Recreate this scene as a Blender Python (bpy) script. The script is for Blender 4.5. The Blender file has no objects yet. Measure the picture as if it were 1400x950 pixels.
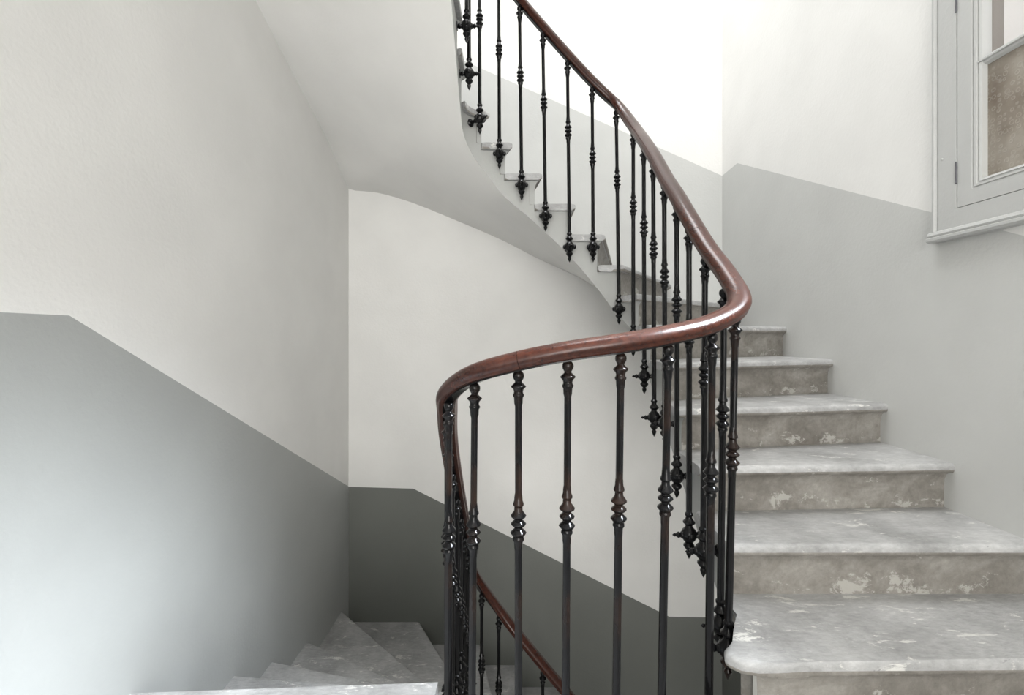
import bpy, bmesh, math, random
import numpy as np
from mathutils import Vector, Matrix

random.seed(7)
scene = bpy.context.scene
COL = scene.collection

# ------------------------------------------------------------------ camera
cam_data = bpy.data.cameras.new('camera')
cam = bpy.data.objects.new('camera', cam_data)
COL.objects.link(cam)
cam.location = (0, 0, 0)                      # eye level is z = 0 in this scene
cam.rotation_euler = (math.pi / 2, 0, 0)      # looks along +y
cam_data.sensor_fit = 'HORIZONTAL'
cam_data.sensor_width = 36
cam_data.lens = 630 / 1400 * 36
cam_data.shift_x = -3 / 1400
cam_data.shift_y = -15 / 1400
cam_data.clip_start = 0.02
scene.camera = cam

# ------------------------------------------------------------------ world, lights, exposure
world = bpy.data.worlds.new('sky')
scene.world = world
world.use_nodes = True
world.node_tree.nodes['Background'].inputs['Color'].default_value = (0.97, 0.955, 0.95, 1)
world.node_tree.nodes['Background'].inputs['Strength'].default_value = 1.0

scene.view_settings.view_transform = 'Standard'
scene.view_settings.look = 'None'
scene.view_settings.gamma = 1
scene.view_settings.use_curve_mapping = False
scene.view_settings.exposure = 0.0


def area_light(name, loc, target, sx, sy, power, color, spread=180):
    d = bpy.data.lights.new(name, 'AREA')
    d.shape = 'RECTANGLE'
    d.size, d.size_y = sx, sy
    d.energy = power
    d.color = color
    d.spread = math.radians(spread)
    o = bpy.data.objects.new(name, d)
    COL.objects.link(o)
    o.location = loc
    o.rotation_euler = (Vector(target) - Vector(loc)).to_track_quat('-Z', 'Y').to_euler()
    return o


# daylight through the roof light over the well, the landing window behind the viewer,
# and the casement on the right wall
area_light('skylight', (-0.2, 1.5, 6.1), (0.5, 1.9, 0), 2.0, 2.4, 230, (0.98, 0.99, 1.0))
area_light('landing_window_daylight', (0.15, -3.1, 0.45), (0.15, 2.5, 0.35), 2.5, 2.6, 150, (1.0, 0.985, 0.96))
area_light('casement_daylight', (1.52, 0.75, 1.15), (-1.29, 1.1, -2.05), 1.0, 1.2, 38, (0.87, 0.93, 1.0), 42)
area_light('lower_storey_fill', (0.3, -2.9, -2.9), (0.1, 3.0, 0.5), 2.2, 1.8, 140, (1.0, 0.985, 0.96))  # added fill from below for the soffit and lower steps, no known window

# ------------------------------------------------------------------ materials


def new_mat(name):
    m = bpy.data.materials.new(name)
    m.use_nodes = True
    nt = m.node_tree
    return m, nt, nt.nodes['Principled BSDF']


def noise_node(nt, scale, detail=5, rough=0.55, vec=None, dist=0.0):
    n = nt.nodes.new('ShaderNodeTexNoise')
    n.inputs['Scale'].default_value = scale
    n.inputs['Detail'].default_value = detail
    n.inputs['Roughness'].default_value = rough
    n.inputs['Distortion'].default_value = dist
    if vec is None:
        tc = nt.nodes.new('ShaderNodeTexCoord')
        vec = tc.outputs['Object']
    nt.links.new(vec, n.inputs['Vector'])
    return n.outputs['Fac']


def ramp(nt, fac, stops):
    r = nt.nodes.new('ShaderNodeValToRGB')
    el = r.color_ramp.elements
    while len(el) < len(stops):
        el.new(0.5)
    for e, (p, c) in zip(el, stops):
        e.position = p
        e.color = (*c, 1) if len(c) == 3 else c
    nt.links.new(fac, r.inputs['Fac'])
    return r.outputs['Color']


def mixc(nt, fac, a, b, mode='MIX'):
    m = nt.nodes.new('ShaderNodeMix')
    m.data_type = 'RGBA'
    m.blend_type = mode
    for sock, v in ((m.inputs[0], fac), (m.inputs[6], a), (m.inputs[7], b)):
        if isinstance(v, (int, float)):
            sock.default_value = v
        elif isinstance(v, tuple):
            sock.default_value = (*v, 1)
        else:
            nt.links.new(v, sock)
    return m.outputs[2]


def bump(nt, height, strength, distance, bsdf):
    b = nt.nodes.new('ShaderNodeBump')
    b.inputs['Strength'].default_value = strength
    b.inputs['Distance'].default_value = distance
    nt.links.new(height, b.inputs['Height'])
    nt.links.new(b.outputs['Normal'], bsdf.inputs['Normal'])


def grey(v):
    return (v, v, v)


def paint(name, col, rough=0.6, spec=0.3, var=0.03):
    m, nt, p = new_mat(name)
    f = noise_node(nt, 2.2, 4)
    lo = tuple(c * (1 - var) for c in col)
    hi = tuple(min(1, c * (1 + var)) for c in col)
    nt.links.new(ramp(nt, f, [(0.35, lo), (0.65, hi)]), p.inputs['Base Color'])
    p.inputs['Roughness'].default_value = rough
    p.inputs['Specular IOR Level'].default_value = spec
    a = nt.nodes.new('ShaderNodeMath')
    a.operation = 'ADD'
    nt.links.new(noise_node(nt, 9, 3), a.inputs[0])
    nt.links.new(noise_node(nt, 70, 3), a.inputs[1])
    bump(nt, a.outputs[0], 0.25, 0.004, p)
    return m


M_WALL = paint('wall_paint_white', (0.78, 0.775, 0.755))
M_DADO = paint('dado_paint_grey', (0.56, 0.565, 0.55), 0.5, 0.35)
M_DADO_LEFT_SHADE = paint('dado_paint_half_shaded', (0.375, 0.385, 0.375), 0.5, 0.35)  # same dado paint, left wall's dimmer light put into the colour
M_DADO_LOW_SHADE = paint('dado_paint_shaded', (0.165, 0.172, 0.158), 0.5, 0.3)  # same dado paint again, deep shade of the lower storey in its colour
M_STRING = paint('string_paint', (0.42, 0.425, 0.41), 0.5, 0.3)
M_SOFFIT = paint('soffit_paint', (0.76, 0.755, 0.735))
M_FRAME = paint('window_paint', (0.50, 0.505, 0.495), 0.4, 0.4, 0.02)


def stone_tread():
    m, nt, p = new_mat('worn_stone_tread')
    tc = nt.nodes.new('ShaderNodeTexCoord')
    mp = nt.nodes.new('ShaderNodeMapping')
    mp.inputs['Rotation'].default_value = (0, 0, 0.5)
    mp.inputs['Scale'].default_value = (0.5, 1.5, 1)
    nt.links.new(tc.outputs['Object'], mp.inputs['Vector'])
    base = ramp(nt, noise_node(nt, 4.5, 8, 0.65), [(0.3, (0.29, 0.29, 0.285)), (0.5, (0.41, 0.41, 0.408)), (0.7, (0.53, 0.53, 0.525))])
    fine = ramp(nt, noise_node(nt, 60, 5, 0.7, mp.outputs['Vector']), [(0.3, grey(0.78)), (0.7, grey(1.12))])
    c = mixc(nt, 1.0, base, fine, 'MULTIPLY')
    flakes = ramp(nt, noise_node(nt, 13, 10, 0.75, mp.outputs['Vector'], 0.5), [(0.58, grey(0)), (0.62, grey(0.85))])
    c = mixc(nt, flakes, c, (0.70, 0.695, 0.66))
    dark = ramp(nt, noise_node(nt, 22, 7, 0.72, mp.outputs['Vector'], 0.8), [(0.29, grey(0.8)), (0.34, grey(0))])
    c = mixc(nt, dark, c, (0.13, 0.13, 0.135))
    nt.links.new(c, p.inputs['Base Color'])
    p.inputs['Roughness'].default_value = 0.40
    p.inputs['Specular IOR Level'].default_value = 0.5
    bump(nt, noise_node(nt, 40, 6, 0.65), 0.5, 0.006, p)
    return m


def stone_riser():
    m, nt, p = new_mat('stained_stone_riser')
    tc = nt.nodes.new('ShaderNodeTexCoord')
    mp = nt.nodes.new('ShaderNodeMapping')
    mp.inputs['Scale'].default_value = (0.9, 0.9, 1.3)
    nt.links.new(tc.outputs['Object'], mp.inputs['Vector'])
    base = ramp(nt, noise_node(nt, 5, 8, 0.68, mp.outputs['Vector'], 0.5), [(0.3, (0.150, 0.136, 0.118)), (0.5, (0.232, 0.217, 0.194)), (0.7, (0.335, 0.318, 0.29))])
    streak = ramp(nt, noise_node(nt, 45, 5, 0.7), [(0.3, grey(0.8)), (0.7, grey(1.12))])
    base = mixc(nt, 1.0, base, streak, 'MULTIPLY')
    # flaking limewash, mostly on the lower half of each riser (levels repeat every 0.175 m)
    sep = nt.nodes.new('ShaderNodeSeparateXYZ')
    nt.links.new(tc.outputs['Object'], sep.inputs[0])
    md = nt.nodes.new('ShaderNodeMath')
    md.operation = 'MULTIPLY_ADD'
    md.inputs[1].default_value = 1 / 0.175
    md.inputs[2].default_value = 0.817 / 0.175 + 40
    nt.links.new(sep.outputs['Z'], md.inputs[0])
    fr = nt.nodes.new('ShaderNodeMath')
    fr.operation = 'FRACT'
    nt.links.new(md.outputs[0], fr.inputs[0])
    low = ramp(nt, fr.outputs[0], [(0.0, grey(0.05)), (0.08, grey(0.09)), (0.35, grey(0.05)), (0.6, grey(0.0))])
    ad = nt.nodes.new('ShaderNodeMath')
    ad.operation = 'ADD'
    nt.links.new(noise_node(nt, 11, 10, 0.74, mp.outputs['Vector'], 0.3), ad.inputs[0])
    nt.links.new(low, ad.inputs[1])
    pale = ramp(nt, ad.outputs[0], [(0.62, grey(0)), (0.655, grey(0.8))])
    c = mixc(nt, pale, base, (0.45, 0.437, 0.405))
    nt.links.new(c, p.inputs['Base Color'])
    p.inputs['Roughness'].default_value = 0.6
    bump(nt, noise_node(nt, 35, 6, 0.65), 0.5, 0.006, p)
    return m


def iron(name, worn):
    m, nt, p = new_mat(name)
    p.inputs['Base Color'].default_value = (0.005, 0.005, 0.0055, 1)
    if worn:
        f = ramp(nt, noise_node(nt, 4, 4), [(0.51, (0.005, 0.005, 0.0055)), (0.66, (0.026, 0.014, 0.0095))])
        nt.links.new(f, p.inputs['Base Color'])
    p.inputs['Roughness'].default_value = 0.13
    p.inputs['Specular IOR Level'].default_value = 0.25
    bump(nt, noise_node(nt, 45, 3), 0.10, 0.0008, p)
    return m


def wood(name, lo, hi):
    m, nt, p = new_mat(name)
    tc = nt.nodes.new('ShaderNodeTexCoord')
    mp = nt.nodes.new('ShaderNodeMapping')
    mp.inputs['Scale'].default_value = (40, 6, 40)
    nt.links.new(tc.outputs['Object'], mp.inputs['Vector'])
    f = noise_node(nt, 1.6, 6, 0.6, mp.outputs['Vector'], 0.6)
    c = ramp(nt, f, [(0.3, lo), (0.7, hi)])
    nt.links.new(c, p.inputs['Base Color'])
    p.inputs['Roughness'].default_value = 0.27
    p.inputs['Specular IOR Level'].default_value = 0.42
    bump(nt, f, 0.1, 0.002, p)
    return m


M_TREAD, M_RISER, M_IRON = stone_tread(), stone_riser(), iron('black_painted_iron', False)
M_IRON_WORN = iron('worn_black_iron', True)
M_WOOD = wood('varnished_mahogany', (0.022, 0.0055, 0.0035), (0.060, 0.017, 0.009))
M_WOOD_DARK = wood('dark_mahogany', (0.024, 0.007, 0.005), (0.062, 0.019, 0.011))
M_DARK, _nt, _p = new_mat('hinge_shadow_grey')
_p.inputs['Base Color'].default_value = (0.10, 0.10, 0.11, 1)
M_TAUPE = paint('reveal_shade_taupe', (0.20, 0.175, 0.155))
M_PLASTER = paint('reveal_plaster', (0.72, 0.70, 0.68))


def clear_glass():
    m, nt, p = new_mat('clear_glass')
    out = nt.nodes['Material Output']
    tr = nt.nodes.new('ShaderNodeBsdfTransparent')
    gl = nt.nodes.new('ShaderNodeBsdfGlossy')
    gl.inputs['Roughness'].default_value = 0.02
    mx = nt.nodes.new('ShaderNodeMixShader')
    mx.inputs[0].default_value = 0.07
    nt.links.new(tr.outputs[0], mx.inputs[1])
    nt.links.new(gl.outputs[0], mx.inputs[2])
    nt.links.new(mx.outputs[0], out.inputs['Surface'])
    return m


def patterned_glass():
    m, nt, p = new_mat('patterned_glass')
    v = nt.nodes.new('ShaderNodeTexVoronoi')
    v.inputs['Scale'].default_value = 52
    v.inputs['Randomness'].default_value = 0.5
    tc = nt.nodes.new('ShaderNodeTexCoord')
    nt.links.new(tc.outputs['Object'], v.inputs['Vector'])
    rings = ramp(nt, v.outputs['Distance'], [(0.25, grey(0)), (0.36, grey(1)), (0.48, grey(0))])
    base = ramp(nt, noise_node(nt, 7, 5), [(0.32, (0.20, 0.155, 0.115)), (0.5, (0.34, 0.295, 0.24)), (0.68, (0.47, 0.43, 0.37))])
    c = mixc(nt, mixc(nt, 0.35, (0, 0, 0), rings), base, (0.60, 0.57, 0.52))
    nt.links.new(c, p.inputs['Base Color'])
    p.inputs['Roughness'].default_value = 0.35
    p.inputs['Transmission Weight'].default_value = 0.35
    bump(nt, rings, 0.3, 0.002, p)
    return m


M_GLASS, M_PATTERN = clear_glass(), patterned_glass()

# ------------------------------------------------------------------ helpers


def empty(name, loc=(0, 0, 0), parent=None):
    o = bpy.data.objects.new(name, None)
    o.empty_display_size = 0.1
    COL.objects.link(o)
    o.location = loc
    if parent:
        o.parent = parent
    return o


def base_of(o):
    v = Vector((0, 0, 0))
    while o is not None:
        v += o.location
        o = o.parent
    return v


def link(name, mesh, parent=None, loc=None):
    """link a mesh; its vertices are in world space unless loc is given"""
    o = bpy.data.objects.new(name, mesh)
    COL.objects.link(o)
    if parent is not None:
        o.parent = parent
        o.matrix_parent_inverse = Matrix.Identity(4)
        b = base_of(parent)
    else:
        b = Vector((0, 0, 0))
    o.location = (Vector(loc) - b) if loc is not None else -b
    return o


def tag(o, label=None, cat=None, group=None, kind=None):
    for k, v in (('label', label), ('category', cat), ('group', group), ('kind', kind)):
        if v:
            o[k] = v
    return o


def mesh_of(name, verts, faces, mats, mat_ids=None, smooth=False, angle=None):
    me = bpy.data.meshes.new(name)
    me.from_pydata([tuple(v) for v in verts], [], faces)
    for m in (mats if isinstance(mats, (list, tuple)) else [mats]):
        me.materials.append(m)
    if mat_ids:
        for p, i in zip(me.polygons, mat_ids):
            p.material_index = i
    if smooth:
        for p in me.polygons:
            p.use_smooth = True
        if angle:
            me.set_sharp_from_angle(angle=math.radians(angle))
    me.validate()
    return me


def bm_mesh(name, bm, mats, smooth=False, angle=None):
    bmesh.ops.recalc_face_normals(bm, faces=bm.faces)
    me = bpy.data.meshes.new(name)
    bm.to_mesh(me)
    bm.free()
    for m in (mats if isinstance(mats, (list, tuple)) else [mats]):
        me.materials.append(m)
    if smooth:
        for p in me.polygons:
            p.use_smooth = True
        if angle:
            me.set_sharp_from_angle(angle=math.radians(angle))
    return me


def add_box(bm, x0, x1, y0, y1, z0, z1, bevel=0.0):
    r = bmesh.ops.create_cube(bm, size=1)
    vs = r['verts']
    for v in vs:
        v.co = Vector(((x0 + x1) / 2 + v.co.x * (x1 - x0), (y0 + y1) / 2 + v.co.y * (y1 - y0), (z0 + z1) / 2 + v.co.z * (z1 - z0)))
    if bevel:
        es = list({e for v in vs for e in v.link_edges})
        bmesh.ops.bevel(bm, geom=es, offset=bevel, segments=2, affect='EDGES', profile=0.5)


def pl(x, pts):
    """piecewise-linear table, pts sorted by x"""
    return float(np.interp(x, [p[0] for p in pts], [p[1] for p in pts]))


def hermite(x, pts):
    xs = [p[0] for p in pts]
    ys = [p[1] for p in pts]
    n = len(xs)
    if x <= xs[0]:
        return ys[0]
    if x >= xs[-1]:
        return ys[-1]
    i = max(0, min(n - 2, int(np.searchsorted(xs, x)) - 1))

    def slope(k):
        a, b = max(0, k - 1), min(n - 1, k + 1)
        return (ys[b] - ys[a]) / (xs[b] - xs[a])
    h = xs[i + 1] - xs[i]
    t = (x - xs[i]) / h
    m0, m1 = slope(i) * h, slope(i + 1) * h
    return ((2 * t**3 - 3 * t**2 + 1) * ys[i] + (t**3 - 2 * t**2 + t) * m0
            + (-2 * t**3 + 3 * t**2) * ys[i + 1] + (t**3 - t**2) * m1)


# ------------------------------------------------------------------ plan of the stair
XL, XR, YB, YF = -1.290, 1.62, 3.59, -3.20           # faces of the left, right, back and front walls
LANDING = -1.20
OVER, THICK = 0.042, 0.038                             # nosing overhang, tread thickness
WX0, WX1, WY0, WY1 = -0.265, 0.665, 1.15, 2.63         # edge of the treads round the open well


def well_loop():
    pts = []

    def arc(cx, cy, r, a0, a1, k=14):
        for i in range(k + 1):
            a = math.radians(a0 + (a1 - a0) * i / k)
            pts.append((cx + r * math.cos(a), cy + r * math.sin(a), -math.cos(a), -math.sin(a)))

    def line(x0, y0, x1, y1, nx, ny, k=20):
        for i in range(k + 1):
            t = i / k
            pts.append((x0 + (x1 - x0) * t, y0 + (y1 - y0) * t, nx, ny))
    rf, rb, rbl = 0.19, 0.10, 0.12
    line(0.2, WY0, WX1 - rf, WY0, 0, 1)
    arc(WX1 - rf, WY0 + rf, rf, -90, 0)
    line(WX1, WY0 + rf, WX1, WY1 - rb, -1, 0)
    arc(WX1 - rb, WY1 - rb, rb, 0, 90)
    line(WX1 - rb, WY1, WX0 + rbl, WY1, 0, -1)
    arc(WX0 + rbl, WY1 - rbl, rbl, 90, 180)
    line(WX0, WY1 - rbl, WX0, WY0 + rf, 1, 0)
    arc(WX0 + rf, WY0 + rf, rf, 180, 270)
    line(WX0 + rf, WY0, 0.2, WY0, 0, 1)
    out = [pts[0]]
    for p in pts[1:]:
        if math.hypot(p[0] - out[-1][0], p[1] - out[-1][1]) > 1e-5:
            out.append(p)
    return out


LOOP = well_loop()
LS = [0.0]
for a, b in zip(LOOP, LOOP[1:]):
    LS.append(LS[-1] + math.hypot(b[0] - a[0], b[1] - a[1]))
LARR = np.array(LOOP)


def inner(s, off=0.0):
    """point of the well edge at arc length s; off > 0 moves away from the well"""
    x, y, nx, ny = (float(np.interp(s, LS, LARR[:, k])) for k in range(4))
    return Vector((x - nx * off, y - ny * off))


def s_of(p):
    best, bs = 1e9, 0
    for i in range(len(LOOP) - 1):
        a, b = Vector(LOOP[i][:2]), Vector(LOOP[i + 1][:2])
        ab = b - a
        t = max(0, min(1, (Vector(p) - a).dot(ab) / ab.length_squared))
        d = (a + ab * t - Vector(p)).length
        if d < best:
            best, bs = d, LS[i] + t * ab.length
    return bs


# perimeter of the walls: right wall upwards in y, back wall to the left, left wall towards the viewer
Q1 = YB - YF
Q2 = Q1 + (XR - XL)
Q3 = Q2 + (YB - YF)


def outer(q):
    if q <= Q1:
        return Vector((XR, YF + q))
    if q <= Q2:
        return Vector((XR - (q - Q1), YB))
    return Vector((XL, YB - (q - Q2)))


def qR(y): return y - YF
def qB(x): return Q1 + (XR - x)
def qL(y): return Q2 + (YB - y)


def corners_between(q0, q1):
    return [c for c in (Q1, Q2) if q0 + 1e-4 < c < q1 - 1e-4]


STR = 0.022      # the string face lies this far behind the tread ends
H = 0.175

# upper flight, ascending: (inner nose point, outer nose q, tread level)
UP = [((0.36, 1.15), qR(0.88), -0.992),
      ((0.548, 1.192), qR(1.165), -0.817),
      ((0.665, 1.42), qR(1.42), -0.642),
      ((0.665, 1.65), qR(1.695), -0.467),
      ((0.665, 1.85), qR(1.997), -0.292),
      ((0.665, 2.06), qR(2.34), -0.117),
      ((0.665, 2.28), qR(2.74), 0.058),
      ((0.665, 2.50), qR(3.37), 0.233),
      ((0.625, 2.61), qB(1.225), 0.408),
      ((0.52, 2.63), qB(0.764), 0.583),
      ((0.35, 2.63), qB(0.36), 0.758),
      ((0.16, 2.63), qB(0.03), 0.933),
      ((-0.01, 2.63), qB(-0.33), 1.108),
      ((-0.14, 2.63), qB(-0.74), 1.283),
      ((-0.255, 2.54), qB(-1.20), 1.458),
      ((-0.265, 2.36), qL(3.15), 1.633),
      ((-0.265, 2.12), qL(2.68), 1.808),
      ((-0.265, 1.90), qL(2.28), 1.983),
      ((-0.265, 1.68), qL(1.90), 2.158),
      ((-0.265, 1.45), qL(1.50), 2.333)]           # last entry: nose of the upper landing
DOWN_RAW = [((-0.265, 1.60), qL(1.55), LANDING),
            ((-0.265, 1.815), qL(1.818), -1.393), ((-0.265, 2.03), qL(2.130), -1.563),
            ((-0.265, 2.21), qL(2.462), -1.733), ((-0.265, 2.34), qL(2.876), -1.900),
            ((-0.263, 2.49), qL(3.450), -2.053), ((-0.18, 2.63), qB(-0.735), -2.225),
            ((-0.04, 2.63), qB(-0.268), -2.400), ((0.13, 2.63), qB(0.04), -2.560),
            ((0.30, 2.63), qB(0.40), -2.732), ((0.47, 2.63), qB(0.80), -2.904),
            ((0.60, 2.62), qB(1.22), -3.076), ((0.665, 2.47), qR(3.37), -3.248),
            ((0.665, 2.24), qR(2.74), -3.42), ((0.665, 2.02), qR(2.34), -3.592),
            ((0.665, 1.82), qR(2.0), -3.764), ((0.665, 1.62), qR(1.70), -3.936),
            ((0.665, 1.42), qR(1.45), -4.108), ((0.60, 1.21), qR(1.16), -4.28),
            ((0.36, 1.15), qR(0.88), -4.452)]
DOWN = DOWN_RAW[::-1]
LOWFLOOR = -4.63

N0_NOSE = [(0.552, 1.178), (0.572, 1.160), (0.61, 1.150), (0.66, 1.151), (0.74, 1.157)]
N0_IN = [(0.668, 1.415), (0.655, 1.355), (0.64, 1.305), (0.615, 1.262), (0.585, 1.235), (0.552, 1.212), (0.545, 1.192)]     # curled first step, from its tip to the right
N0_RISER = [(0.606, 1.232), (0.622, 1.205), (0.648, 1.190), (0.70, 1.187)]

# underside: heights of the soffit at the string and at the wall
SOFF_UP_IN = [((0.36, 1.15), -1.30), ((0.548, 1.185), -1.15), ((0.665, 1.42), -0.96), ((0.665, 1.65), -0.79), ((0.665, 2.06), -0.45),
              ((0.665, 2.28), -0.27), ((0.665, 2.50), -0.07), ((0.62, 2.62), 0.084), ((0.473, 2.63), 0.283), ((0.30, 2.63), 0.482),
              ((0.09, 2.63), 0.68), ((-0.072, 2.63), 0.82), ((-0.20, 2.61), 1.00), ((-0.262, 2.50), 1.175), ((-0.265, 2.36), 1.29),
              ((-0.265, 2.10), 1.53), ((-0.265, 1.68), 1.87), ((-0.265, 1.45), 2.03)]
SOFF_UP_OUT = [(qR(0.88), -1.3), (qR(1.2), -1.12), (qR(2.74), -0.35), (qR(3.59), -0.03), (qB(1.0), 0.235), (qB(0.638), 0.385), (qB(0.496), 0.465),
               (qB(0.171), 0.615), (qB(-0.097), 0.752), (qB(-0.49), 0.92), (qB(-0.829), 1.054), (qB(-1.08), 1.1225), (qL(3.59), 1.15),
               (qL(3.235), 1.335), (qL(2.879), 1.467), (qL(2.518), 1.595), (qL(2.268), 1.69), (qL(1.84), 1.85), (qL(1.50), 2.03)]


def nose_data(rows):
    return [(s_of(p), q, z) for p, q, z in rows]


# ------------------------------------------------------------------ walls
L_LEFT = [(YF, 0.060), (1.336, 0.061), (YB, -1.168)]
M_LEFT = [(YF, 2.2), (1.5, 2.15), (2.27, 1.80), (YB, 1.27)]
L_BACK = [(XL, -1.17), (-0.786, -1.185), (1.208, -2.182), (XR, -2.19)]
M_BACK = [(XL, 1.27), (-0.49, 1.02), (0.638, 0.48), (XR, 0.1)]
L2_BACK = [(XL, 2.34), (-0.80, 2.33), (XR, 1.252)]
L_RIGHT0 = [(YF, -3.5), (0.95, -3.5), (3.346, -2.3), (YB, -2.3)]
M_RIGHT = [(YF, -1.3), (0.8, -1.22), (1.2, -1.02), (YB, 0.1)]
L_RIGHT = [(YF, 0.06), (0.95, 0.063), (3.346, 1.259), (YB, 1.252)]
ZBOT, ZTOP = LOWFLOOR, 6.3


def wall(name, place, us, layers, mats, hole=None):
    """strips of wall between the layer lines; place(u, z) gives the world point"""
    verts, faces, ids = [], [], []

    def quad(u0, u1, a0, a1, b0, b1, mi):
        if max(b0 - a0, b1 - a1) < 1e-5:
            return
        k = len(verts)
        verts.extend([place(u0, a0), place(u1, a1), place(u1, b1), place(u0, b0)])
        faces.append((k, k + 1, k + 2, k + 3))
        ids.append(mi)
    us = sorted(set(us))
    for u0, u1 in zip(us, us[1:]):
        for li in range(len(layers) - 1):
            lo, hi = layers[li], layers[li + 1]
            a0, a1, b0, b1 = lo(u0), lo(u1), hi(u0), hi(u1)
            if hole and u0 >= hole[0] - 1e-6 and u1 <= hole[1] + 1e-6:
                h0, h1 = hole[2], hole[3]
                quad(u0, u1, min(a0, h0), min(a1, h0), min(b0, h0), min(b1, h0), li)
                quad(u0, u1, max(a0, h1), max(a1, h1), max(b0, h1), max(b1, h1), li)
            else:
                quad(u0, u1, a0, a1, b0, b1, li)
    me = bpy.data.meshes.new(name)
    me.from_pydata([tuple(v) for v in verts], [], faces)
    for m in mats:
        me.materials.append(m)
    for p, i in zip(me.polygons, ids):
        p.material_index = i
    o = link(name, me)
    tag(o, kind='structure')
    return o


def bk(*tables):
    return [p[0] for t in tables for p in t]


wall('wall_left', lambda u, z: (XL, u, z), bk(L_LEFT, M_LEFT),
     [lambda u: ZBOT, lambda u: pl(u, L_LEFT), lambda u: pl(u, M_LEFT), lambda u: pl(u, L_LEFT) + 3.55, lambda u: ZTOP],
     [M_DADO_LEFT_SHADE, M_WALL, M_DADO, M_WALL])
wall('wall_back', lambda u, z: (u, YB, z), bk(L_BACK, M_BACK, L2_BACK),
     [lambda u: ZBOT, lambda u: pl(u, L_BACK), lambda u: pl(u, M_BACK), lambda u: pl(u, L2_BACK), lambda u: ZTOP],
     [M_DADO_LOW_SHADE, M_WALL, M_DADO, M_WALL])
WIN = (0.46, 1.735, 0.40, 1.93)        # opening in the right wall: y0, y1, z0, z1
_cross = 0.95 + (0.40 - 0.063) / ((1.259 - 0.063) / (3.346 - 0.95))
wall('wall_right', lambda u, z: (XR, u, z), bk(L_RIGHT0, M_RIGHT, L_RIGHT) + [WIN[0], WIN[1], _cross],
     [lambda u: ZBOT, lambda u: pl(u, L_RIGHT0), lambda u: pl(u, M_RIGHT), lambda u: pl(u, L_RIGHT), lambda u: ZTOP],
     [M_DADO_LOW_SHADE, M_WALL, M_DADO, M_WALL], hole=WIN)
wall('wall_front', lambda u, z: (u, YF, z), [XL, XR],
     [lambda u: ZBOT, lambda u: 0.06, lambda u: ZTOP], [M_DADO, M_WALL])

# roof over the shaft with the roof light opening
bm = bmesh.new()
for x0, x1, y0, y1 in ((XL, XR, YF, 0.3), (XL, XR, 2.75, YB), (XL, -1.2, 0.3, 2.75), (0.85, XR, 0.3, 2.75)):
    add_box(bm, x0, x1, y0, y1, ZTOP, ZTOP + 0.15)
tag(link('ceiling', bm_mesh('ceiling', bm, M_WALL)), kind='structure')


def slab(name, poly, z0, z1, mats, parent=None):
    bm = bmesh.new()
    bot = [bm.verts.new((p[0], p[1], z0)) for p in poly]
    top = [bm.verts.new((p[0], p[1], z1)) for p in poly]
    n = len(poly)
    bm.faces.new(bot[::-1])
    bm.faces.new(top)
    for i in range(n):
        bm.faces.new((bot[i], bot[(i + 1) % n], top[(i + 1) % n], top[i]))
    return link(name, bm_mesh(name, bm, mats), parent)


# the landing the viewer stands on, the landing above and the floor far below
s_l, s_r = s_of((-0.265, 1.60)), LS[-1]
front = [inner(s_l + (s_r - s_l) * i / 20) for i in range(21)] + [inner(s_of((0.36, 1.15)))]
lp = [Vector((XL, YF)), Vector((XR, YF)), Vector((XR, 0.95)), inner(s_of((0.42, 1.15)))] + front[::-1] + [Vector((XL, 1.55))]
tag(slab('floor', lp, LANDING - 0.26, LANDING, M_TREAD), kind='structure')
s_l2 = s_of((-0.265, 1.45))
front2 = [inner(s_l2 + (s_r - s_l2) * i / 20, 0.0) for i in range(21)]
up_poly = [Vector((XL, YF)), Vector((XR, YF)), Vector((XR, 1.15)), inner(s_of((0.45, 1.15)))] + front2[::-1] + [Vector((XL, 1.50))]
tag(slab('ceiling_landing', up_poly, 2.03, 2.333, M_SOFFIT), kind='structure')
tag(slab('floor_lower', [Vector((XL, YF)), Vector((XR, YF)), Vector((XR, YB)), Vector((XL, YB))], LOWFLOOR - 0.1, LOWFLOOR, M_TREAD), kind='structure')

# ------------------------------------------------------------------ stone stairs


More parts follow.
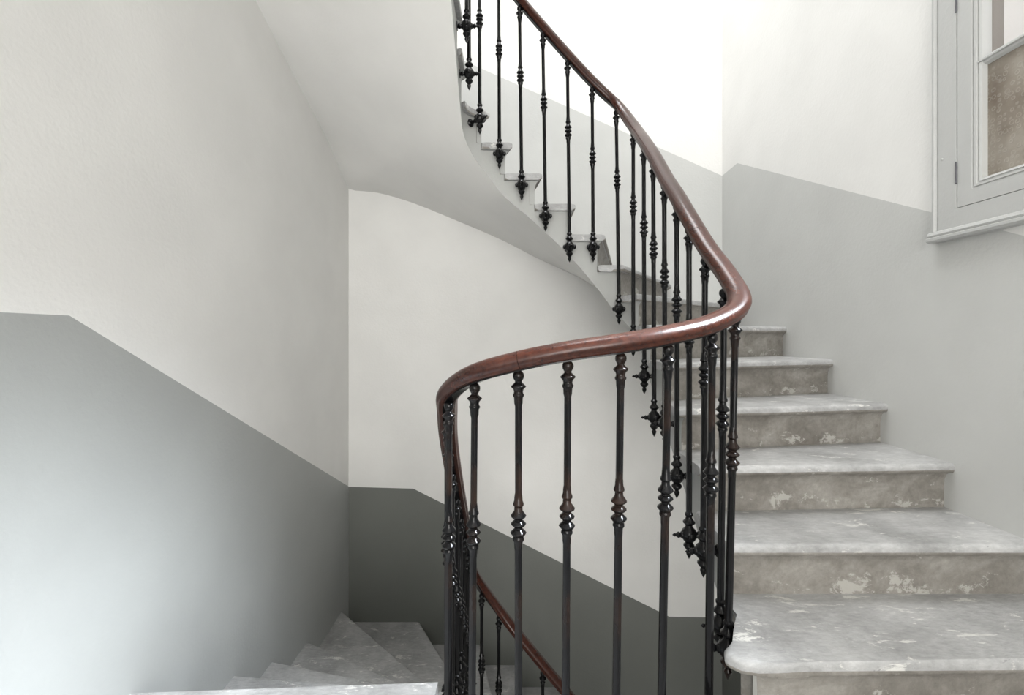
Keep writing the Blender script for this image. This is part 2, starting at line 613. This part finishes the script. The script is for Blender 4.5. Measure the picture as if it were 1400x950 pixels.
def build_flight(root, rows, first_below, curl=None, soff_in=None, soff_out=None):
    nd = nose_data(rows)
    for i in range(len(nd) - 1):
        s0, q0, z = nd[i]
        s1, q1, _ = nd[i + 1]
        zb = nd[i - 1][2] if i else first_below
        # ---- tread
        pts = []
        k = 10
        for j in range(k + 1):
            p = inner(s0 + (s1 + OVER - s0) * j / k)
            pts.append((p.x, p.y))
        if curl == i:
            pts = N0_IN[::-1] + [q for q in pts if q[1] > 1.43]
        n_in = len(pts)
        qe = q1 + OVER
        for q in [qe] + corners_between(q0, qe)[::-1] + [q0]:
            p = outer(q)
            pts.append((p.x, p.y))
        n_nose = len(pts)
        if curl == i:
            pts += N0_NOSE[::-1]
        bm = bmesh.new()
        top = [bm.verts.new((x, y, z)) for x, y in pts]
        bot = [bm.verts.new((x, y, z - THICK)) for x, y in pts]
        n = len(pts)
        bm.faces.new(top)
        bm.faces.new(bot[::-1])
        rounded = []
        for a in range(n):
            b = (a + 1) % n
            bm.faces.new((bot[a], bot[b], top[b], top[a]))
        soft = list(range(0, n_in - 1)) + list(range(n_nose - 1, n))
        bm.edges.ensure_lookup_table()
        for a in soft:
            b = (a + 1) % n
            for ring in (top, bot):
                ed = bm.edges.get((ring[a], ring[b]))
                if ed:
                    rounded.append(ed)
        bmesh.ops.bevel(bm, geom=rounded, offset=0.014, segments=3, affect='EDGES', profile=0.5, clamp_overlap=True)
        bm.normal_update()
        for f in bm.faces:          # the worn top and nosing are grey, the lower nosing faces take the riser material
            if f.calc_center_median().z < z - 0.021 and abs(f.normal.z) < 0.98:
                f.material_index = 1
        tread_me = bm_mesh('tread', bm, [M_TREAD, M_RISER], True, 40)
        # ---- riser with a cove under the nosing
        zt = z - THICK
        A, B = inner(s0 + OVER, STR), outer(q0 + OVER)
        line = [A.lerp(B, t) for t in (0, 0.25, 0.5, 0.75, 1)]
        if curl == i:
            line = [Vector(p) for p in N0_RISER] + [Vector((x, 1.187 + (B.y - 1.187) * (x - 0.7) / (B.x - 0.7))) for x in (1.0, 1.3)] + [B]
        prof = [(0, zb), (0, zt - 0.05), (0.003, zt - 0.03), (0.010, zt - 0.012), (0.024, zt), (-0.03, zt), (-0.03, zb)]
        verts, faces, ids = [], [], []
        for a, p in enumerate(line):
            t = (line[min(a + 1, len(line) - 1)] - line[max(a - 1, 0)]).normalized()
            nrm = Vector((t.y, -t.x))
            tang = inner(s0 + OVER + 0.05) - inner(s0 + OVER - 0.05)
            if nrm.dot(tang) > 0 and curl != i:
                nrm = -nrm
            for d, h in prof:
                w = p + nrm * d
                verts.append((w.x, w.y, h))
        m = len(prof)
        for a in range(len(line) - 1):
            for b in range(m):
                c = (b + 1) % m
                faces.append((a * m + b, (a + 1) * m + b, (a + 1) * m + c, a * m + c))
                ids.append(0)
        faces.append(tuple(range(m)))
        ids.append(1)
        faces.append(tuple(range((len(line) - 1) * m, len(line) * m))[::-1])
        ids.append(0)
        me = mesh_of('step', verts, faces, [M_RISER, M_STRING], ids, True, 35)
        bm = bmesh.new()
        bm.from_mesh(me)
        bmesh.ops.recalc_face_normals(bm, faces=bm.faces)
        bm.to_mesh(me)
        bm.free()
        st = link('step', me, root)
        link('tread', tread_me, st)
    # ---- soffit and string face
    if soff_in is None:
        return
    ti = [(s_of(p), zz) for p, zz in soff_in]
    sv, sf = [], []          # soffit
    K = 8
    gv, gf = [], []          # string
    rows_s = []
    for i in range(len(nd) - 1):
        s0, q0, z = nd[i]
        s1, q1, _ = nd[i + 1]
        so, qo = s0 + OVER, q0 + OVER
        se, qe = s1 + OVER, q1 + OVER
        fr = sorted(set([j / 6 for j in range(7)] + [(c - qo) / (qe - qo) for c in corners_between(qo, qe)]))
        for f in fr[:-1] if i < len(nd) - 2 else fr:
            rows_s.append((so + (se - so) * f, qo + (qe - qo) * f))
        base = len(gv)
        fr2 = [j / 8 for j in range(9)]
        for f in fr2:
            s = so + (se - so) * f
            p = inner(s, STR)
            gv.append((p.x, p.y, hermite(s, ti)))
            gv.append((p.x, p.y, z - THICK))
        for j in range(8):
            a = base + 2 * j
            gf.append((a, a + 2, a + 3, a + 1))
    for s, q in rows_s:
        a, b = inner(s, STR), outer(q)
        za, zz = hermite(s, ti), hermite(q, soff_out)
        for k in range(K + 1):
            t = k / K
            p = a.lerp(b, t)
            sv.append((p.x, p.y, za + (zz - za) * t))
    for r in range(len(rows_s) - 1):
        for k in range(K):
            a = r * (K + 1) + k
            sf.append((a, a + 1, a + K + 2, a + K + 1))
    link('soffit', mesh_of('soffit', sv, sf, M_SOFFIT, None, True), root)
    link('stringer', mesh_of('stringer', gv, gf, M_STRING, None, True, 40), root)


up = tag(empty('staircase', (0.9, 1.15, LANDING)),
         'upper winding stone staircase with painted soffit climbing right, back and left around the open well', 'staircase')
build_flight(up, UP, LANDING, curl=1, soff_in=SOFF_UP_IN, soff_out=SOFF_UP_OUT)
down = tag(empty('staircase', (-0.8, 2.0, LOWFLOOR)),
           'lower stone staircase of plain grey winder steps descending along the left wall', 'staircase')
SOFF_DN_IN = [(p, z - 0.33) for p, q, z in DOWN]
SOFF_DN_OUT = [(q, z - 0.33) for p, q, z in DOWN]
build_flight(down, DOWN, LOWFLOOR, soff_in=SOFF_DN_IN, soff_out=SOFF_DN_OUT)

# ------------------------------------------------------------------ railing
UPZ = {i - 1: r[2] for i, r in enumerate(UP)}
DNZ = {i - 1: r[2] for i, r in enumerate(DOWN_RAW)}
UPZ['L'] = LANDING
B_UP = [(-0.105, 1.227, -0.1227, 'L'), (0.011, 1.194, -0.0870, 'L'), (0.137, 1.174, -0.0605, 'L'), (0.271, 1.170, -0.0405, 'L'),
        (0.397, 1.187, -0.0190, -1), (0.532, 1.238, 0.012, -1), (0.634, 1.32, 0.060, 0), (0.650, 1.427, 0.150, 0), (0.640, 1.545, 0.2677, 1),
        (0.635, 1.674, 0.401, 1), (0.635, 1.80, 0.52, 2), (0.635, 1.95, 0.65, 3), (0.635, 2.105, 0.7986, 3), (0.635, 2.26, 0.9327, 4),
        (0.632, 2.446, 1.087, 5), (0.574, 2.595, 1.275, 6), (0.4395, 2.60, 1.407, 8), (0.30, 2.60, 1.556, 8), (0.161, 2.60, 1.713, 9),
        (0.03, 2.60, 1.865, 10), (-0.087, 2.595, 2.01, 11), (-0.193, 2.55, 2.15, 12), (-0.237, 2.42, 2.27, 13), (-0.238, 2.309, 2.40, 14),
        (-0.238, 2.16, 2.53, 15), (-0.238, 2.02, 2.68, 15), (-0.238, 1.88, 2.83, 16), (-0.238, 1.74, 2.96, 17), (-0.238, 1.60, 3.09, 17),
        (-0.225, 1.45, 3.19, 18), (-0.16, 1.29, 3.235, 18), (-0.04, 1.205, 3.25, 18), (0.10, 1.18, 3.26, 18), (0.24, 1.18, 3.27, 18),
        (0.38, 1.19, 3.28, 18)]
B_DN = [(-0.19, 1.343, -0.1876, -1), (-0.215, 1.48, -0.265, -1), (-0.232, 1.62, -0.375, -1), (-0.237, 1.76, -0.52, 0), (-0.237, 1.90, -0.665, 0),
        (-0.237, 2.04, -0.80, 0), (-0.237, 2.18, -0.95, 1), (-0.237, 2.32, -1.10, 2), (-0.237, 2.44, -1.25, 3), (-0.18, 2.55, -1.42, 4),
        (-0.087, 2.60, -1.577, 5), (0.03, 2.60, -1.725, 6), (0.161, 2.60, -1.885, 7), (0.30, 2.60, -2.05, 7), (0.44, 2.60, -2.22, 8),
        (0.574, 2.595, -2.39, 9), (0.632, 2.446, -2.56, 10), (0.635, 2.26, -2.71, 11), (0.635, 2.105, -2.85, 12), (0.635, 1.95, -3.0, 13),
        (0.635, 1.80, -3.13, 14), (0.635, 1.674, -3.25, 15), (0.640, 1.53, -3.38, 16), (0.640, 1.40, -3.50, 17)]
railing = tag(empty('stair_railing', (0.2, 1.2, LANDING)),
              'black cast iron balusters under a varnished mahogany handrail curving around the stairwell', 'railing')

TOP = [(0.0, 0.0), (0.006, -0.001), (0.0105, -0.004), (0.0138, -0.009), (0.0150, -0.0150), (0.0138, -0.021), (0.0108, -0.0260), (0.0092, -0.0285), (0.0092, -0.031),
       (0.0125, -0.0345), (0.0195, -0.0410), (0.0200, -0.0425), (0.0195, -0.0440), (0.0135, -0.050), (0.0118, -0.056), (0.0125, -0.060), (0.0148, -0.0635),
       (0.0148, -0.0665), (0.0118, -0.0715), (0.0112, -0.085), (0.0090, -0.093)]
KNOP = [(0.0090, -0.318), (0.0105, -0.328), (0.0110, -0.338), (0.0140, -0.3455), (0.0140, -0.3495), (0.0105, -0.3535), (0.0110, -0.363), (0.0195, -0.3745), (0.0205, -0.3765),
        (0.0195, -0.379), (0.0110, -0.3855), (0.0110, -0.388), (0.0192, -0.3955), (0.0200, -0.3975), (0.0192, -0.3995), (0.0105, -0.407), (0.0105, -0.4095), (0.0198, -0.4185),
        (0.0210, -0.4205), (0.0198, -0.423), (0.0130, -0.4310), (0.0150, -0.4355), (0.0150, -0.4395), (0.0112, -0.445), (0.0108, -0.460), (0.0095, -0.468)]
FOOT = [(0.0100, 0.100), (0.0105, 0.082), (0.0145, 0.078), (0.0148, 0.072), (0.0110, 0.066), (0.0130, 0.058), (0.0215, 0.048), (0.0215, 0.044),
        (0.0120, 0.035), (0.0140, 0.028), (0.0235, 0.018), (0.0285, 0.004), (0.0270, -0.008), (0.0180, -0.022), (0.0120, -0.027), (0.0190, -0.035),
        (0.0200, -0.040), (0.0130, -0.050), (0.0070, -0.056), (0.0110, -0.063), (0.0085, -0.072), (0.0, -0.088)]


def lathe(name, prof, mat, seg=12, flute=()):
    verts, faces = [], []
    for i, (r, z) in enumerate(prof):
        for k in range(seg):
            a = 2 * math.pi * k / seg
            rr = max(r, 0.0004) * (1.0 + (0.09 if (i in flute and k % 2) else 0))
            verts.append((rr * math.cos(a), rr * math.sin(a), z))
    for i in range(len(prof) - 1):
        for k in range(seg):
            k2 = (k + 1) % seg
            faces.append((i * seg + k, (i + 1) * seg + k, (i + 1) * seg + k2, i * seg + k2))
    faces.append(tuple(range(seg)))
    faces.append(tuple(range((len(prof) - 1) * seg, len(prof) * seg))[::-1])
    return mesh_of(name, verts, faces, mat, None, True, 38)


def bracket_mesh(arm):
    """arm from the boss into the string (along +x, length arm), a knob on the well side and two side knobs"""
    bm = bmesh.new()

    def turned(prof, axis):
        seg = 10
        rings = []
        for r, d in prof:
            ring = []
            for k in range(seg):
                a = 2 * math.pi * k / seg
                u, v = max(r, 0.0004) * math.cos(a), max(r, 0.0004) * math.sin(a)
                co = {'x': (d, u, v), '-x': (-d, u, v), 'y': (u, d, v), '-y': (u, -d, v)}[axis]
                ring.append(bm.verts.new(co))
            rings.append(ring)
        for a, b in zip(rings, rings[1:]):
            for k in range(seg):
                bm.faces.new((a[k], a[(k + 1) % seg], b[(k + 1) % seg], b[k]))
        bm.faces.new(rings[-1])
        bm.faces.new(rings[0])
    turned([(0.012, 0.018), (0.010, 0.030), (0.0135, 0.036), (0.009, 0.043), (0.010, max(0.045, arm - 0.018)), (0.020, arm - 0.013), (0.023, arm - 0.008), (0.019, arm - 0.003), (0.019, arm + 0.004)], 'x')
    knob = [(0.012, 0.018), (0.0125, 0.027), (0.008, 0.032), (0.0115, 0.038), (0.008, 0.044), (0.0045, 0.048), (0.0065, 0.053), (0.0, 0.061)]
    turned(knob, '-x')
    side = [(0.012, 0.016), (0.0125, 0.026), (0.0135, 0.030), (0.010, 0.035), (0.0, 0.038)]
    turned(side, 'y')
    turned(side, '-y')
    return bm_mesh('bracket', bm, M_IRON, True, 50)


BRS = {}


def baluster(x, y, ztop, ztread, lean=0.0, mat=M_IRON):
    ball = ztread - 0.078
    xf = x + lean
    prof = [(r, ztop + z - ball) for r, z in TOP + KNOP] + FOOT
    n1, n2 = len(TOP), len(TOP) + len(KNOP)
    fl = {n1 - 1, n1, n2 - 1, n2}
    me = lathe('baluster', prof, mat, 12, fl)
    k = -lean / (ztop - ball)
    for v in me.vertices:
        v.co.x += k * max(0.0, v.co.z)
    o = link('baluster', me, railing, (xf, y, ball))
    s = s_of((xf, y))
    d = inner(s, STR) - Vector((xf, y))
    key = round(max(0.058, d.length), 3)
    if key not in BRS:
        BRS[key] = bracket_mesh(key)
    br = link('bracket', BRS[key], o, (xf, y, ball))
    br.rotation_euler = (0, 0, math.atan2(d.y, d.x))


LEAN = [-0.010, 0.0, -0.008, -0.017, -0.020, -0.010, -0.022, -0.012, -0.006, 0.0, 0.0, 0.002, 0.004, 0.003, 0.0,
        0.016, 0.006, 0.012, 0.016, 0.012, 0.004, 0.003] + [0.0] * 20
for i, ((x, y, zt, n), ln) in enumerate(zip(B_UP, LEAN)):
    baluster(x, y, zt, UPZ[n], ln, M_IRON_WORN if i < 7 else M_IRON)
for i, (x, y, zt, n) in enumerate(B_DN):
    baluster(x, y, zt, DNZ[n], 0.0, M_IRON_WORN if i < 2 else M_IRON)

# handrail centre line, ascending
BOW = {6: 0.011, 7: 0.010, 8: 0.006}
LIFT = {6: 0.008, 7: 0.010}          # the rail swings slightly outside the balusters at the sharp bend
ctrl = [(x, y, z) for x, y, z, n in B_DN[::-1]] + [(x + BOW.get(i, 0), y, z + LIFT.get(i, 0)) for i, (x, y, z, n) in enumerate(B_UP)] + [(0.52, 1.22, 3.29)]


def catmull(P, per=14):
    P = [Vector(p) for p in P]
    P = [P[0] * 2 - P[1]] + P + [P[-1] * 2 - P[-2]]
    out, tt = [], []
    for i in range(1, len(P) - 2):
        p0, p1, p2, p3 = P[i - 1:i + 3]
        t0 = 0.0
        t1 = t0 + max((p1 - p0).length, 1e-6) ** 0.5
        t2 = t1 + max((p2 - p1).length, 1e-6) ** 0.5
        t3 = t2 + max((p3 - p2).length, 1e-6) ** 0.5
        for k in range(per):
            t = t1 + (t2 - t1) * k / per
            a1 = p0 * ((t1 - t) / (t1 - t0)) + p1 * ((t - t0) / (t1 - t0))
            a2 = p1 * ((t2 - t) / (t2 - t1)) + p2 * ((t - t1) / (t2 - t1))
            a3 = p2 * ((t3 - t) / (t3 - t2)) + p3 * ((t - t2) / (t3 - t2))
            b1 = a1 * ((t2 - t) / (t2 - t0)) + a2 * ((t - t0) / (t2 - t0))
            b2 = a2 * ((t3 - t) / (t3 - t1)) + a3 * ((t - t1) / (t3 - t1))
            out.append(b1 * ((t2 - t) / (t2 - t1)) + b2 * ((t - t1) / (t2 - t1)))
            tt.append(i - 1 + k / per)
    out.append(P[-2])
    tt.append(len(P) - 3.0)
    # light smoothing keeps the rail fair through the bends
    for _ in range(10):
        out = [out[0]] + [(out[i - 1] + out[i] * 2 + out[i + 1]) / 4 for i in range(1, len(out) - 1)] + [out[-1]]
    return out, tt


RAIL, RT = catmull(ctrl)
WOODPROF = [(0.0, 0.004), (0.018, 0.004), (0.0240, 0.0055), (0.0265, 0.0090), (0.0262, 0.0125), (0.0285, 0.0150), (0.0318, 0.0195), (0.0333, 0.0250),
            (0.0325, 0.0310), (0.0290, 0.0385), (0.0230, 0.0448), (0.0150, 0.0492), (0.0075, 0.0514), (0.0, 0.052)]
WOODPROF = WOODPROF + [(-a, b) for a, b in WOODPROF[-2:0:-1]]
BARPROF = [(-0.013, 0.0), (0.013, 0.0), (0.013, 0.005), (-0.013, 0.005)]


def sweep(name, i0, i1, prof, mat, gap=0.0, angle=55):
    pts = RAIL[i0:i1 + 1]
    verts, faces = [], []
    n = len(prof)
    for k, p in enumerate(pts):
        t = (RAIL[min(i0 + k + 1, len(RAIL) - 1)] - RAIL[max(i0 + k - 1, 0)]).normalized()
        lat = Vector((t.y, -t.x, 0)).normalized()
        upv = lat.cross(t).normalized()
        if upv.z < 0:
            upv = -upv
        q = p
        if gap and k == 0:
            q = p + t * gap
        if gap and k == len(pts) - 1:
            q = p - t * gap
        for a, b in prof:
            verts.append(tuple(q + lat * a + upv * (b - 0.003)))
    for k in range(len(pts) - 1):
        for j in range(n):
            j2 = (j + 1) % n
            faces.append((k * n + j, k * n + j2, (k + 1) * n + j2, (k + 1) * n + j))
    faces.append(tuple(range(n))[::-1])
    faces.append(tuple(range((len(pts) - 1) * n, len(pts) * n)))
    me = mesh_of(name, verts, faces, mat, None, True, angle)
    bm = bmesh.new()
    bm.from_mesh(me)
    bmesh.ops.recalc_face_normals(bm, faces=bm.faces)
    bm.to_mesh(me)
    bm.free()
    return link(name, me, railing)


nd_ = len(B_DN)
cuts = [0.0, 12.0, nd_ + 1.1, nd_ + 8.55, nd_ + 14.9, nd_ + 20.5, RT[-1]]
idx = [int(np.argmin(np.abs(np.array(RT) - c))) for c in cuts]
for a, b, m in zip(idx, idx[1:], [M_WOOD, M_WOOD_DARK, M_WOOD, M_WOOD, M_WOOD, M_WOOD]):
    sweep('handrail', a, b, WOODPROF, m, 0.0007)
sweep('rail_bar', 0, len(RAIL) - 1, BARPROF, M_IRON, 0, 40)

# ------------------------------------------------------------------ casement window in the right wall
win = tag(empty('window_1', (XR, 1.1, 0.37)), kind='structure')


def wbox(name, y0, y1, z0, z1, x0, x1, mat=None, bev=0.003):
    bm = bmesh.new()
    add_box(bm, x0, x1, y0, y1, z0, z1, bev)
    return link(name, bm_mesh(name, bm, mat or M_FRAME, True, 35), win)


def frame_profile(name, outer_r, prof, mat, parent):
    """mitred frame: prof is a list of (inset from the outer rectangle, x), rectangle is y0,y1,z0,z1"""
    y0, y1, z0, z1 = outer_r
    verts, faces = [], []
    for d, x in prof:
        verts += [(x, y0 + d, z0 + d), (x, y1 - d, z0 + d), (x, y1 - d, z1 - d), (x, y0 + d, z1 - d)]
    n = len(prof)
    for i in range(n):
        j = (i + 1) % n
        for k in range(4):
            k2 = (k + 1) % 4
            faces.append((i * 4 + k, i * 4 + k2, j * 4 + k2, j * 4 + k))
    me = mesh_of(name, verts, faces, mat, None, True, 30)
    bm = bmesh.new()
    bm.from_mesh(me)
    bmesh.ops.recalc_face_normals(bm, faces=bm.faces)
    bm.to_mesh(me)
    bm.free()
    return link(name, me, parent)


FX = XR - 0.022       # face of the fixed frame
R = (0.44, 1.757, 0.372, 1.955)
frame_profile('window_frame', R, [(0.0, XR + 0.03), (0.0, FX - 0.006), (0.003, FX - 0.009), (0.011, FX - 0.009), (0.0125, FX - 0.003), (0.015, FX + 0.005), (0.0185, FX + 0.005), (0.020, FX),
                                  (0.090, FX), (0.090, XR + 0.03)], M_FRAME, win)
# projecting sill moulding along the bottom
bm = bmesh.new()
prof = [(XR, 0.355), (FX - 0.010, 0.355), (FX - 0.020, 0.362), (FX - 0.020, 0.371), (FX - 0.012, 0.375), (FX - 0.016, 0.382), (FX - 0.012, 0.392), (FX, 0.397), (XR, 0.397)]
va = [bm.verts.new((x, 0.43, z)) for x, z in prof]
vb = [bm.verts.new((x, 1.768, z)) for x, z in prof]
for i in range(len(prof)):
    j = (i + 1) % len(prof)
    bm.faces.new((va[i], va[j], vb[j], vb[i]))
bm.faces.new(va)
bm.faces.new(vb[::-1])
link('sill_moulding', bm_mesh('sill_moulding', bm, M_FRAME, True, 30), win)

for (y0, y1) in ((1.103, 1.664), (0.533, 1.094)):
    z0, z1 = 0.465, 1.862
    sx = FX + 0.002
    sash = frame_profile('sash', (y0, y1, z0, z1), [(0.0, sx + 0.04), (0.0, sx), (0.052, sx), (0.0535, sx + 0.006), (0.0565, sx + 0.006), (0.058, sx + 0.002), (0.0655, sx + 0.003),
                                                    (0.0675, sx + 0.010), (0.071, sx + 0.010), (0.0725, sx + 0.006), (0.080, sx + 0.009), (0.082, sx + 0.024), (0.082, sx + 0.04)], M_FRAME, win)
    gy0, gy1, gz0, gz1 = y0 + 0.078, y1 - 0.078, z0 + 0.078, z1 - 0.078
    hs = (gz1 - gz0) / 3
    bars = [0.950, 1.370]
    for zb in bars:
        bm = bmesh.new()
        pr = [(sx + 0.036, zb - 0.017), (sx + 0.024, zb - 0.017), (sx + 0.014, zb - 0.011), (sx + 0.011, zb - 0.005), (sx + 0.004, zb - 0.003), (sx + 0.004, zb + 0.003),
              (sx + 0.011, zb + 0.005), (sx + 0.014, zb + 0.011), (sx + 0.024, zb + 0.017), (sx + 0.036, zb + 0.017)]
        a_ = [bm.verts.new((x, y0 + 0.06, z)) for x, z in pr]
        b_ = [bm.verts.new((x, y1 - 0.06, z)) for x, z in pr]
        for i in range(len(pr)):
            j = (i + 1) % len(pr)
            bm.faces.new((a_[i], a_[j], b_[j], b_[i]))
        bm.faces.new(a_)
        bm.faces.new(b_[::-1])
        link('glazing_bar', bm_mesh('glazing_bar', bm, M_FRAME, True, 30), sash)
    for zlo, zhi, m in ((gz0, 0.945, M_PATTERN), (0.955, 1.365, M_GLASS), (1.375, gz1, M_GLASS)):
        bm = bmesh.new()
        add_box(bm, sx + 0.026, sx + 0.030, gy0, gy1, zlo, zhi)
        link('pane', bm_mesh('pane', bm, m), sash)
# fiche hinges on the joint of sash and frame, slot shadow put into their grey
for zc in (0.592, 1.21, 1.75):
    bm = bmesh.new()
    bmesh.ops.create_cone(bm, cap_ends=True, segments=10, radius1=0.0034, radius2=0.0034, depth=0.078,
                          matrix=Matrix.Translation((FX - 0.001, 1.6655, zc)))
    h = link('hinge', bm_mesh('hinge', bm, M_DARK, True, 40), win)
    h['label'] = 'fiche hinge pin darkened for its shaded slot'
# reveal behind the casement
bm = bmesh.new()
y0, y1, z0, z1 = 0.50, 1.61, 0.43, 1.90
xo = XR + 0.42
for quad in (((XR + 0.03, y1, z0), (xo, y1, z0), (xo, y1, z1), (XR + 0.03, y1, z1)), ((XR + 0.03, y0, z0), (XR + 0.03, y0, z1), (xo, y0, z1), (xo, y0, z0)),
             ((XR + 0.03, y0, z0), (xo, y0, z0), (xo, y1, z0), (XR + 0.03, y1, z0)), ((XR + 0.03, y0, z1), (XR + 0.03, y1, z1), (xo, y1, z1), (xo, y0, z1))):
    bm.faces.new([bm.verts.new(v) for v in quad])
link('reveal', bm_mesh('reveal', bm, M_PLASTER), win)
bm = bmesh.new()
add_box(bm, sx + 0.034, sx + 0.085, 1.585, 1.609, 0.44, 1.89)  # dark strip added for the shade on the jamb close to the glass
link('reveal_shade_strip', bm_mesh('reveal_shade_strip', bm, M_TAUPE), win)
bm = bmesh.new()
bmesh.ops.create_uvsphere(bm, u_segments=12, v_segments=6, radius=0.005, matrix=Matrix.Translation((FX, 1.721, 0.661)) @ Matrix.Diagonal((0.5, 1, 1, 1)))
link('screw_head', bm_mesh('screw_head', bm, M_FRAME, True), win)
